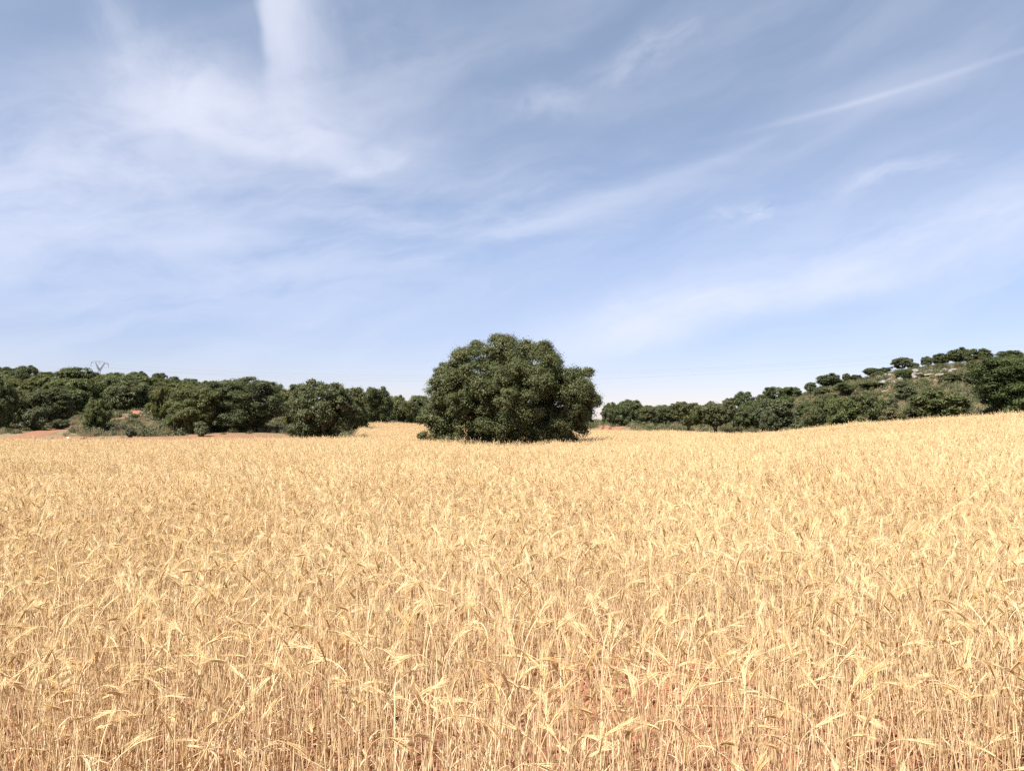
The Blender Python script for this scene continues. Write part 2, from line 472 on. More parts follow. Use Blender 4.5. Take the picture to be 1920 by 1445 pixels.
tr = q.n('ShaderNodeBsdfTranslucent'); q.put(tr.inputs['Color'], c1)
ms = q.n('ShaderNodeMixShader'); ms.inputs[0].default_value = .27
q.put(ms.inputs[1], pb.outputs[0]); q.put(ms.inputs[2], tr.outputs[0])
qo = q.n('ShaderNodeOutputMaterial'); q.put(qo.inputs[0], ms.outputs[0])

def rot_about(v, k, a):
    k = k / np.linalg.norm(k)
    return v * math.cos(a) + np.cross(k, v) * math.sin(a) + k * np.dot(k, v) * (1 - math.cos(a))

def wheat_stalk(mb, rg, base=(0, 0), det=2, head=True):
    H = rg.uniform(.60, .86) if head else rg.uniform(.32, .78)
    az = rg.uniform(0, 2 * math.pi)
    lean = abs(rg.gauss(0, R(6)))
    d = np.array([math.sin(lean) * math.cos(az), math.sin(lean) * math.sin(az), math.cos(lean)])
    az2 = az + rg.gauss(0, .7)
    side = np.array([-math.sin(az2), math.cos(az2), 0])
    P = [np.array([base[0], base[1], 0.0])]
    nseg = (9, 6, 4)[2 - det]
    bend = rg.choice([rg.uniform(5, 40), rg.uniform(15, 75), rg.uniform(30, 80), rg.uniform(70, 140)]) if head else rg.uniform(0, 40)
    bow = R(rg.uniform(-3, 9))
    for i in range(nseg - 3):
        P.append(P[-1] + d * (H - .10) / (nseg - 3)); d = rot_about(d, side, bow / nseg)
    for i in range(3):
        d = rot_about(d, side, R(bend) / 4); P.append(P[-1] + d * .033)
    P = np.array(P)
    thick = rg.uniform(.0017, .0030) * (1, 1.25, 1.8)[2 - det]
    mb.tube(P, np.linspace(thick * 1.15, thick * .7, len(P)), 3, 0.0, False)
    if head: wheat_ear(mb, rg, P[-1], d, side, bend, det)
    wheat_blades(mb, rg, P, nseg, det)

def wheat_ear(mb, rg, e, d, side, bend, det):
    L = rg.uniform(.042, .066); ns = 9 if det == 2 else 5
    wid = rg.uniform(.0038, .0052)
    x = np.cross(d, side); x /= np.linalg.norm(x); tw = rg.uniform(0, 6.28)
    pts, dirs = [], []
    for i in range(ns + 1):
        pts.append(e); dirs.append(d)
        d = rot_about(d, side, R(bend) / 4 / ns); e = e + d * L / ns
    pts, dirs = np.array(pts), np.array(dirs)
    if det == 2:
        for i in range(ns):
            ax = dirs[i]; u = rot_about(np.cross(ax, side) / np.linalg.norm(np.cross(ax, side)), ax, tw)
            v = np.cross(ax, u)
            taper = .65 + .5 * math.sin(math.pi * (i + .8) / (ns + .9))
            for sg in (-1, 1):
                c = pts[i] + u * sg * wid * .42 * taper
                a2 = rot_about(ax, v, R(17) * sg); ln = .0155
                b0 = c - a2 * .002; b1 = c + a2 * ln
                mid = c + a2 * ln * .42
                w1, w2 = u * wid * .46 * taper, v * wid * .62 * taper
                mb.add([b0, mid + w1, mid + w2, mid - w1, mid - w2, b1],
                       [(0, 2, 1), (0, 3, 2), (0, 4, 3), (0, 1, 4), (5, 1, 2), (5, 2, 3), (5, 3, 4), (5, 4, 1)], 1.0)
    else:
        sc = (1, 1.0, 1.35)[2 - det]
        mb.tube(pts, wid * sc * np.interp(np.linspace(0, 1, len(pts)), [0, .2, .75, 1], [.5, 1.05, .9, .25]), 4, 1.0, False)
    # awns
    na_ = (26, 11, 6)[2 - det]; wd = (.0007, .0011, .0020)[2 - det]
    for k in range(na_):
        f = rg.uniform(.05, 1); j = min(int(f * ns), ns - 1)
        b = pts[j] + dirs[j] * 0.003; ax = dirs[j]
        u = rot_about(np.cross(ax, side) / np.linalg.norm(np.cross(ax, side)), ax, rg.uniform(0, 6.28))
        t = rot_about(ax, np.cross(ax, u), R(rg.uniform(4, 20)))
        ln = rg.uniform(.055, .10)
        m_ = b + t * ln * .5; t2 = t + np.array([0, 0, -.12]); tip = m_ + t2 / np.linalg.norm(t2) * ln * .5
        sd = np.cross(t, np.array([rg.gauss(0, 1), rg.gauss(0, 1), rg.gauss(0, 1)])); sd /= np.linalg.norm(sd)
        mb.add([b - sd * wd, b + sd * wd, m_ + sd * wd * .8, m_ - sd * wd * .8, tip], [(0, 1, 2), (0, 2, 3), (3, 2, 4)], 2.0)

def wheat_blades(mb, rg, P, nseg, det):
    for k in range(rg.choice([0, 1, 1, 2, 2]) if det else rg.choice([0, 1])):
        j = rg.randint(1, max(1, nseg - 5)) if det else 1
        o = P[j] + (P[j + 1] - P[j]) * rg.random()
        a_ = rg.uniform(0, 6.28); out = np.array([math.cos(a_), math.sin(a_), 0])
        el = R(rg.uniform(35, 85)); ln = rg.uniform(.05, .17); n = 5 if det == 2 else 3
        dr = out * math.cos(el) + np.array([0, 0, 1]) * math.sin(el)
        cv = np.cross(dr, np.array([0, 0, 1.0])); cv /= np.linalg.norm(cv)
        droop = R(rg.uniform(-20, 150)) / n
        V, Tq = [], []
        bw = rg.uniform(.0012, .0032)
        twd = rg.uniform(-.9, .9)
        wv = cv
        for i in range(n + 1):
            ww = bw * (1 - (i / n) ** 2 * .9)
            V += [o - wv * ww, o + wv * ww]
            o = o + dr * ln / n; dr = rot_about(dr, cv, -droop); wv = rot_about(wv, dr, twd)
            if i < n: Tq += [(2 * i, 2 * i + 1, 2 * i + 3), (2 * i, 2 * i + 3, 2 * i + 2)]
        mb.add(V, Tq, 3.0)

def wheat_proto(i, count, rad, det, seed):
    rg = random.Random(seed); mb = MB(); vary = []
    for k in range(count):
        r_, a_ = rad * math.sqrt(rg.random()), rg.uniform(0, 6.28)
        n0 = mb.n
        wheat_stalk(mb, rg, (r_ * math.cos(a_), r_ * math.sin(a_)) if count > 1 else (0, 0), det, (k % 5 < 3) if count > 1 else (i % 20 < 10))
        vary.append(np.full(mb.n - n0, rg.random()))
    me = mb.mesh("wheat_stalk", extra={'vary': np.concatenate(vary)})
    me.materials.append(wm)
    return bpy.data.objects.new(f"wheat_stalk.{i:03d}", me)

NA, NB, NC = 60, 18, 14
protos = [wheat_proto(i, 1, 0, 2, 100 + i) for i in range(NA)]
protos += [wheat_proto(NA + i, 15, .20, 1, 300 + i) for i in range(NB)]
protos += [wheat_proto(NA + NB + i, 26, .36, 0, 500 + i) for i in range(NC)]

rng = np.random.default_rng(7)
TREE_D = 50.0; TREE_X = X_(962, TREE_D)
SPARSE = [(0.40, 4.15, .72, .9), (.55, 4.8, .45, .75), (1.15, 4.05, .5, .75), (-2.6, 4.1, .55, .6), (.8, 4.9, .5, .5), (-1.5, 4.6, .3, .35), (2.2, 4.4, .3, .4), (-.3, 5.3, .4, .35)]
def field_points(n_per_m2, y0, y1):
    xm = .82 * y1 + 3
    n = int(n_per_m2 * 2 * xm * (y1 - y0))
    x = rng.uniform(-xm, xm, n); y = rng.uniform(y0, y1, n)
    keep = (np.abs(x) < .82 * y + 3)
    px = px_of(x, y)
    keep &= y < edge_of(px) - .3 + (vnoise(x, y, 2.5, 9) - .5) * 1.6
    rt = np.hypot((x - TREE_X) / 1.15, (y - TREE_D - .9))
    keep &= rt > 4.25 + (vnoise(x, y, 1.5, 4) - .5) * 1.2
    dens = .62 + .38 * vnoise(x, y, .35, 21) + .25 * (vnoise(x, y, 1.3, 22) - .5)
    for (cx, cy, r_, a_) in SPARSE:
        dens *= 1 - a_ * np.exp(-((x - cx) ** 2 + (y - cy) ** 2) / r_ ** 2)
    front = 2.75 + .7 * (vnoise(x, y * 0, .8, 61) - .5) + .45 * (vnoise(x, y * 0, .25, 62) - .5)
    dens = dens * np.where(y < front, np.clip(.22 - (front - y) * .25, .02, 1), np.clip(.72 + (y - front) * .5, 0, 1))
    keep &= rng.random(n) < dens
    x, y = x[keep], y[keep]
    return x, y
parts_ = []
for (dens, y0, y1, i0, n, hs) in ((460, 1.6, 11, 0, NA, .05), (31, 11, 36, NA, NB, .04), (9.5, 36, 110, NA + NB, NC, .03)):
    x, y = field_points(dens, y0, y1)
    k = len(x)
    z = ground_z(x, y)
    rot = np.zeros((k, 3)); rot[:, 2] = rng.uniform(0, 2 * np.pi, k)
    tilt = .07 if n == NA else .03
    rot[:, 0] = rng.normal(0, tilt, k); rot[:, 1] = rng.normal(0, tilt, k)
    rot[:, 0] += (vnoise(x, y, 1.6, 71) - .5) * .26; rot[:, 1] += (vnoise(x, y, 1.6, 72) - .5) * .26
    rot[:, 2] = rng.uniform(0, 2 * np.pi, k)
    if n == NA:
        fl = rng.random(k) < np.where(y < 6.5, .10, .03)
        rot[fl, 0] = rng.choice([-1, 1], fl.sum()) * rng.uniform(.45, 1.56, fl.sum())
        z = z + fl * rng.uniform(.01, .06, k)
    s = 1.0 + rng.normal(0, .11, k) + (vnoise(x, y, 2.2, 31) - .5) * .26 + (vnoise(x, y, 7, 32) - .5) * .16
    parts_.append((np.stack([x, y, z - .01], 1), rot, np.stack([s * 0 + 1, s * 0 + 1, s], 1) * (.97 + .06 * rng.random((k, 1))), rng.integers(i0, i0 + n, k)))
P_, Ro_, Sc_, Vi_ = (np.concatenate([p[i] for p in parts_]) for i in range(4))
print("wheat instances", len(P_))
wheat = scatter("wheat", P_, Ro_, Sc_, Vi_, protos)
tag(wheat, "ripe golden wheat crop filling the whole field around the lone oak", "wheat", kind='stuff')

# ------------------------------------------------------------------ foliage
def leaf_material(name, ca, cb, cc, trans=.16, spec=.35, rough=.5):
    m, n = mat(name)
    v = attr_node(n, 'vary'); tf = attr_node(n, 'tuft')
    oc = n.n('ShaderNodeObjectInfo').outputs['Color']
    c = n.mix(v, ca, cb)
    c = n.mix(n.smooth(tf, .55, 1.0, 0, .6), c, cc)
    c = n.mix(1.0, c, oc, 'MULTIPLY')
    b = n.n('ShaderNodeBsdfPrincipled'); b.inputs['Roughness'].default_value = rough; b.inputs['Specular IOR Level'].default_value = spec
    n.put(b.inputs['Base Color'], c)
    t = n.n('ShaderNodeBsdfTranslucent'); n.put(t.inputs['Color'], c)
    x = n.n('ShaderNodeMixShader'); x.inputs[0].default_value = trans
    n.put(x.inputs[1], b.outputs[0]); n.put(x.inputs[2], t.outputs[0])
    o = n.n('ShaderNodeOutputMaterial'); n.put(o.inputs[0], x.outputs[0])
    return m
OAK = leaf_material("oak_leaves", (.058, .070, .026, 1), (.128, .140, .054, 1), (.148, .134, .058, 1), .25, .2)
SHRUB = leaf_material("shrub_leaves", (.060, .068, .030, 1), (.125, .132, .058, 1), (.145, .128, .062, 1))
bk, n = mat("bark")
bpos = n.n('ShaderNodeNewGeometry').outputs['Position']
bb = n.n('ShaderNodeBsdfPrincipled'); bb.inputs['Roughness'].default_value = .95
n.put(bb.inputs['Base Color'], n.mix(n.noise(bpos, 6, 6, .7), (.045, .036, .028, 1), (.16, .135, .11, 1)))
bo = n.n('ShaderNodeOutputMaterial'); n.put(bo.inputs[0], bb.outputs[0])

def unit(a): return a / (np.linalg.norm(a, axis=-1, keepdims=True) + 1e-9)

def leaf_quads(C, N, size, rg):
    """rhombic leaf faces at C facing roughly N"""
    k = len(C)
    t = unit(np.cross(N, rg.normal(size=(k, 3)))); b = np.cross(N, t)
    l = (size * rg.uniform(.6, 1.35, k))[:, None]; w_ = l * rg.uniform(.45, .75, (k, 1))
    V = np.stack([C - t * l * .5, C + b * w_ * .5 + N * l * .08, C + t * l * .5, C - b * w_ * .5 + N * l * .08], 1)
    return V.reshape(-1, 3)

def crown_mesh(name, lobes, ncl, cr, ntf, nlf, leaf, seed, zmin=.1, flat=1.0, inner=.25, loose=.5):
    rg = np.random.default_rng(seed)
    lobes = np.array(lobes, float)               # cx cy cz rx ry rz
    area = (lobes[:, 3] * lobes[:, 4] + lobes[:, 3] * lobes[:, 5] + lobes[:, 4] * lobes[:, 5])
    cen, rad = [], []
    tries = 0
    while len(cen) < ncl and tries < 60000:
        tries += 1
        l = lobes[rg.choice(len(lobes), p=area / area.sum())]
        dvec = unit(rg.normal(size=3))
        inn = rg.random() < inner
        rho = rg.uniform(.25, .7) if inn else rg.uniform(.80, 1.0)
        r_ = cr * rg.uniform(.65, 1.25)
        p = l[:3] + dvec * np.maximum(l[3:] - r_ * .7, l[3:] * .3) * rho
        if p[2] < zmin + r_ * .35: continue
        if not inn:
            qd = np.linalg.norm((p - lobes[:, :3]) / lobes[:, 3:], axis=1)
            if qd.min() < .62: continue
            if cen and np.min(np.linalg.norm(np.array(cen) - p, axis=1)) < r_ * .60: continue
        cen.append(p); rad.append(r_)
    cen, rad = np.array(cen), np.array(rad)
    mid = np.average(lobes[:, :3], axis=0, weights=area)
    k = len(cen)
    outw = unit(cen - mid)
    T = unit(rg.normal(size=(k, ntf, 3)) * .8 + outw[:, None] * .5 + np.array([0, 0, .62]))
    tr_ = rg.uniform(.55, 1.0, (k, ntf, 1))
    tc_ = cen[:, None] + T * rad[:, None, None] * tr_ * np.array([1, 1, .82 * flat])
    tc_ = tc_.reshape(-1, 3); trad = np.repeat(rad, ntf) * .30 * rg.uniform(.7, 1.3, k * ntf)
    tv = rg.random(k * ntf); cv = np.repeat(rg.random(k), ntf)
    off = rg.normal(size=(k * ntf, nlf, 3)) * loose
    LC = tc_[:, None] + off * trad[:, None, None] * np.array([1.15, 1.15, .85])
    N = unit(unit(off) * .8 + T.reshape(-1, 1, 3) * .5 + rg.normal(size=off.shape) * .45 + np.array([0, 0, .45]))
    LC, N = LC.reshape(-1, 3), N.reshape(-1, 3)
    ok = LC[:, 2] > zmin - .15
    va = (rg.random(len(LC)) * .40 + np.repeat(tv, nlf) * .35 + np.repeat(cv, nlf) * .25)[ok]
    tf = (np.repeat(tv, nlf) * .5 + np.repeat(cv, nlf) * .5)[ok]
    V = leaf_quads(LC[ok], N[ok], leaf, rg)
    return np_mesh(name, V, np.arange(len(V)).reshape(-1, 4), {'vary': np.repeat(va, 4), 'tuft': np.repeat(tf, 4)}), cen

def trunk_mesh(name, h, r0, tips, seed, stems=1, spread=.25):
    rg = np.random.default_rng(seed); mb = MB()
    for s_ in range(stems):
        b = np.array([rg.uniform(-1, 1) * spread * (stems > 1), rg.uniform(-1, 1) * spread * (stems > 1), -.25])
        top = b + np.array([rg.uniform(-.3, .3), rg.uniform(-.3, .3), h + .25])
        P = [b, b * .7 + top * .3 + rg.normal(size=3) * .05, b * .35 + top * .65 + rg.normal(size=3) * .06, top]
        rr = r0 / math.sqrt(stems)
        mb.tube(P, [rr * 1.35, rr, rr * .85, rr * .75], 8)
        sel = tips[rg.permutation(len(tips))[:max(3, min(len(tips), 14 // stems))]]
        for t in sel:
            m1 = top * .55 + t * .45 + np.array([0, 0, -.12 * h]) + rg.normal(size=3) * .18
            m2 = top * .2 + t * .8 + rg.normal(size=3) * .15
            mb.tube([top - np.array([0, 0, .12]), m1, m2, t], [rr * .55, rr * .36, rr * .2, rr * .07], 5)
            for q_ in range(2):
                e = m1 * .3 + t * .7 + rg.normal(size=3) * .45
                mb.tube([m1, (m1 + e) / 2 + rg.normal(size=3) * .08, e], [rr * .22, rr * .14, rr * .04], 4)
    return mb.mesh(name, smooth=True)

def tree_root(name, loc, label, cat, group=None):
    o = bpy.data.objects.new(name, None); COL.objects.link(o)
    o.empty_display_size = .5
    o.location = loc
    return tag(o, label, cat, group)

# ---- the lone oak
def lone_oak():
    k = .00757
    def Z(X, Y): return (X - 923) * k, (1075 - Y) * k
    L = []
    def lobe(X, Y, cy, rx, ry, rz):
        x, z = Z(X, Y); L.append((x, cy, z, rx, ry, rz))
    lobe(845, 500, 0, 4.45, 4.6, 3.05)
    lobe(410, 540, -.4, 1.75, 2.4, 1.75)
    lobe(1200, 520, -.3, 1.8, 3.0, 2.1)
    lobe(1200, 860, -1.6, 1.6, 2.2, 1.6)
    lobe(540, 620, -.8, 2.6, 3.0, 2.0)
    lobe(1380, 620, -.4, 2.2, 3.0, 2.1)
    lobe(310, 860, -.6, 1.6, 2.2, 1.85)
    lobe(620, 460, -1.8, 2.2, 2.4, 1.75)
    lobe(800, 880, -1.0, 3.1, 3.3, 2.0)
    lobe(1330, 900, .2, 1.8, 2.5, 2.0)
    lobe(1185, 235, -.3, .75, .8, .75)
    lobe(930, 620, -2.8, 2.8, 2.2, 2.1)
    lobe(1500, 520, .2, 1.2, 1.6, 1.35)
    lobe(1560, 660, 0, 1.05, 1.4, 1.2)
    lobe(230, 1000, -.5, .75, 1.0, .7)
    me, cen = crown_mesh("crown", L, 520, .66, 40, 28, .095, 5, zmin=.0, inner=.30, loose=.55)
    root = tree_root("holm_oak", (TREE_X, TREE_D, gz(TREE_X, TREE_D) + .45), "huge lone dark green oak with rounded crown standing out in the wheat", "tree", "holm oaks")
    c = link("crown", me, root, OAK); c.color = (1.0, 1.0, 1.0, 1)
    tips = cen[cen[:, 2] > 2]
    tm_ = trunk_mesh("trunk", 1.7, .42, tips, 3, stems=3, spread=.7)
    tm_.transform(__import__('mathutils').Matrix.Translation((0, 0, -.5)))
    link("trunk", tm_, root, bk)
    root.location.z -= .25
    root.scale = (1, 1, 1.03)
lone_oak()

# ---- prototypes, nominal 6 m wide and 5 m tall
def rand_lobes(seed, zc, rz, n, spread=1.0, rr=(.95, 1.6), zs=1.0):
    rg = np.random.default_rng(seed)
    L = [(0, 0, zc, 2.45, 2.45, rz)]
    for i in range(n):
        a = 2 * math.pi * i / n + rg.uniform(-.4, .4); r_ = rg.uniform(1.1, 1.75) * spread
        s = rg.uniform(*rr)
        L.append((r_ * math.cos(a), r_ * math.sin(a), zc + rg.uniform(-.55, .62) * rz * zs, s, s, s * rg.uniform(.7, .95)))
    return L
PROTO = {}
def make_proto(kind, i, lobes, ncl, cr, ntf, nlf, leaf, zmin, th, tr0, stems, flat=1.0, m=OAK, inner=.22, loose=.5):
    seed = 40 + len(PROTO) * 7
    me, cen = crown_mesh("crown", lobes, ncl, cr, ntf, nlf, leaf, seed, zmin, flat, inner, loose)
    me.materials.append(m)
    tm_ = None
    if th:
        tips = cen[cen[:, 2] > zmin + .6] if (cen[:, 2] > zmin + .6).sum() > 4 else cen
        tm_ = trunk_mesh("trunk", th, tr0, tips, seed + 1, stems); tm_.materials.append(bk)
    PROTO.setdefault(kind, []).append((me, tm_))
for i in range(3):   # near trees, foliage down to the ground, fine leaves
    make_proto('near', i, rand_lobes(i, 2.45, 2.45, 7), 150, .62, 34, 17, .13, .02, .9, .26, 2)
make_proto('large', 0, rand_lobes(11, 2.45, 2.45, 8), 240, .52, 34, 20, .085, .02, .9, .26, 2)
for i in range(4):   # dense, foliage almost to the ground
    make_proto('dense', i, rand_lobes(20 + i, 2.55, 2.35, 6), 92, .72, 24, 13, .19, .1, 1.0, .24, 2)
for i in range(4):   # rounded crown on a short trunk
    make_proto('round', i, rand_lobes(40 + i, 3.05, 1.85, 6), 74, .70, 24, 13, .19, .9, 1.5, .22, 2, .95)
for i in range(4):   # open umbrella crown with bare limbs
    make_proto('open', i, rand_lobes(60 + i, 3.05, 1.85, 6, 1.05, (.85, 1.25)), 56, .66, 24, 12, .20, 1.2, 1.5, .20, 3, .8, OAK, .1)
for i in range(3):   # shrubs
    make_proto('shrub', i, rand_lobes(80 + i, 2.2, 2.6, 5), 44, .85, 22, 13, .26, .0, .6, .12, 3, 1.0, SHRUB, .2, .62)

TREE_N = 0
TINT = {'d': (.86, .92, .86), 'n': (1, 1, 1), 'l': (1.22, 1.2, 1.05), 'g': (1.02, 1.0, 1.12), 'k': (.74, .80, .74), 'o': (1.25, 1.12, .92), 'b': (1.3, 1.08, .95)}
def put_tree(kind, px, d, w_px, top_py, label, tint='n', var=None, group='holm oaks', cat='tree', sink=0.0):
    global TREE_N
    rg = random.Random(TREE_N * 31 + 5); TREE_N += 1
    x = X_(px, d); zb = gz(x, d)
    w_px *= 1.0 if kind == 'open' else 1.13 if px > 1130 else 1.08
    zt = at(px, top_py, d)[2]
    hgt = max(zt - zb, .6); wid = w_px / F * d
    lst = PROTO[kind]; me, tme = lst[(TREE_N if var is None else var) % len(lst)]
    name = {'shrub': 'shrub'}.get(kind, 'holm_oak')
    root = tree_root(name, (x, d, zb - sink), label, cat, group)
    c = bpy.data.objects.new("crown", me); COL.objects.link(c); c.parent = root
    t = TINT[tint]; v = rg.uniform(.9, 1.1)
    c.color = (t[0] * v * rg.uniform(.95, 1.05), t[1] * v, t[2] * v * rg.uniform(.92, 1.08), 1)
    if tme is not None:
        k = bpy.data.objects.new("trunk", tme); COL.objects.link(k); k.parent = root
    sx = wid / 6.0
    root.scale = (sx * rg.uniform(.95, 1.05), sx * rg.uniform(.9, 1.1), (hgt + sink) / 4.95)
    root.rotation_euler = (0, 0, rg.uniform(0, 6.28))
    return root

HL, HR = 'oaks on the slope behind the red track', 'oaks below the rocky hill'
SH = 'shrubs along the field margin'
T = put_tree
# margin on the track side
T('near', -4, 73, 62, 704, "tall dark oak cut off by the picture edge beside the red track", 'd', 0)
T('dense', 30, 80, 44, 733, "pale green oak tucked beside the dark one at the start of the track", 'l')
T('near', 88, 83, 96, 727, "broad oak with domed crown directly above the red dirt track", 'n', 1)
T('shrub', 66, 74.5, 52, 761, "grey green bushy shrub in front of the domed oak by the track", 'd', None, SH, 'shrub')
T('shrub', 114, 77, 38, 785, "low green shrub beside the red track between grey shrub and small oak", 'n', None, SH, 'shrub')
T('near', 182, 76, 50, 742, "small rounded oak standing alone where the track turns uphill", 'l', 2, sink=.1)
T('dense', 238, 106, 98, 711, "wide oak behind the orange earth banks, below the pylon", 'n')
T('dense', 160, 116, 72, 714, "oak between the domed oak and the wide one, under the pylon", 'd')
T('shrub', 252, 91, 24, 777, "small dark shrub beside the first orange earth bank", 'd', None, SH, 'shrub')
T('shrub', 246, 70, 22, 800, "grey low bush on the stony soil patch at the field margin", 'g', None, SH, 'shrub')
T('dense', 302, 87, 44, 721, "light olive oak just right of the orange earth banks", 'o')
T('large', 364, 75.5, 120, 720, "broad bushy oak at the left end of the big roadside row", 'l', 1)
T('large', 462, 78, 150, 703, "tallest and widest oak of the row between track and small field oak", 'n', 0)
T('shrub', 378, 70, 30, 789, "small green bush at the foot of the broad bushy oak", 'l', None, SH, 'shrub')
T('near', 602, 63.5, 126, 706, "ragged oak on red soil at the very edge of the wheat", 'g', 2)
T('dense', 545, 90, 50, 724, "olive oak squeezed behind the tallest oak and the ragged field edge oak", 'o')
T('dense', 664, 88, 64, 721, "oak half hidden behind the right flank of the ragged field edge oak", 'n')
T('near', 706, 109, 72, 721, "dark upright oak at the back corner of the wheat field", 'd', 2)
T('dense', 764, 113, 58, 749, "low round oak between the back corner oak and the lone oak", 'n')
T('dense', 745, 128, 46, 738, "oak top peeking over the low round oak by the back corner", 'l')
T('dense', 785, 132, 54, 738, "distant oak whose crown touches the lone oak's silhouette", 'n')
T('dense', 520, 122, 40, 717, "distant oak crown showing in the notch above the row", 'd')
T('dense', 840, 128, 70, 744, "far oak mostly hidden behind the lone oak, nearer its wheat side", 'n')
T('dense', 930, 130, 70, 750, "far oak hidden behind the middle of the lone oak", 'd')
T('dense', 1010, 128, 70, 752, "far oak hidden behind the lone oak's trunks", 'n')
T('dense', 1085, 124, 60, 756, "far oak showing at the lone oak's outer flank by the second track", 'd')
# ridge on the pylon side
for (p, d, w_, t, lb, tn) in (
    (12, 190, 36, 686, "ridge top oak nearest the picture edge on the pylon ridge", 'd'),
    (48, 190, 54, 683, "highest dark oak clump on the pylon ridge", 'd'),
    (86, 172, 36, 695, "small ridge oak between the highest clump and the big dark dome", 'n'),
    (142, 152, 98, 687, "big dark domed oak just left of the pylon", 'd'),
    (212, 172, 50, 696, "ridge oak directly right of the pylon foot", 'l'),
    (257, 176, 50, 694, "second ridge oak to the right of the pylon", 'n'),
    (298, 182, 38, 697, "round ridge oak third along from the pylon", 'd'),
    (324, 186, 34, 704, "ridge oak fourth along from the pylon", 'n'),
    (357, 190, 46, 708, "dark ridge oak fifth along from the pylon", 'd'),
    (390, 192, 40, 712, "last ridge oak before the roadside row hides the ridge", 'd')):
    T('dense', p, d, w_, t, lb, tn)
rg = random.Random(12)
mass = []
tr_i = 0
while len(mass) < 54 and tr_i < 6000:
    tr_i += 1
    d = rg.uniform(98, 185); p = rg.uniform(-120, 450)
    if d < 112 and 215 < p < 330: continue
    x = X_(p, d)
    if any((x - a) ** 2 + (d - b) ** 2 < 4.6 ** 2 * (1 + (d - 98) / 70) for a, b in mass): continue
    mass.append((x, d))
    hgt = rg.uniform(3.6, 5.2); top = 800 - (gz(x, d) + hgt - CAMZ) * F / d
    lim = np.interp(p, [-120, 0, 70, 150, 200, 280, 380, 430, 450], [690, 690, 692, 694, 700, 701, 716, 722, 722])
    if top < lim: top = lim
    T('dense', p, d, rg.uniform(5.0, 7.5) / d * F, top, "oak among the crowded crowns covering the slope under the pylon", rg.choice('dnnlo'), None, HL)
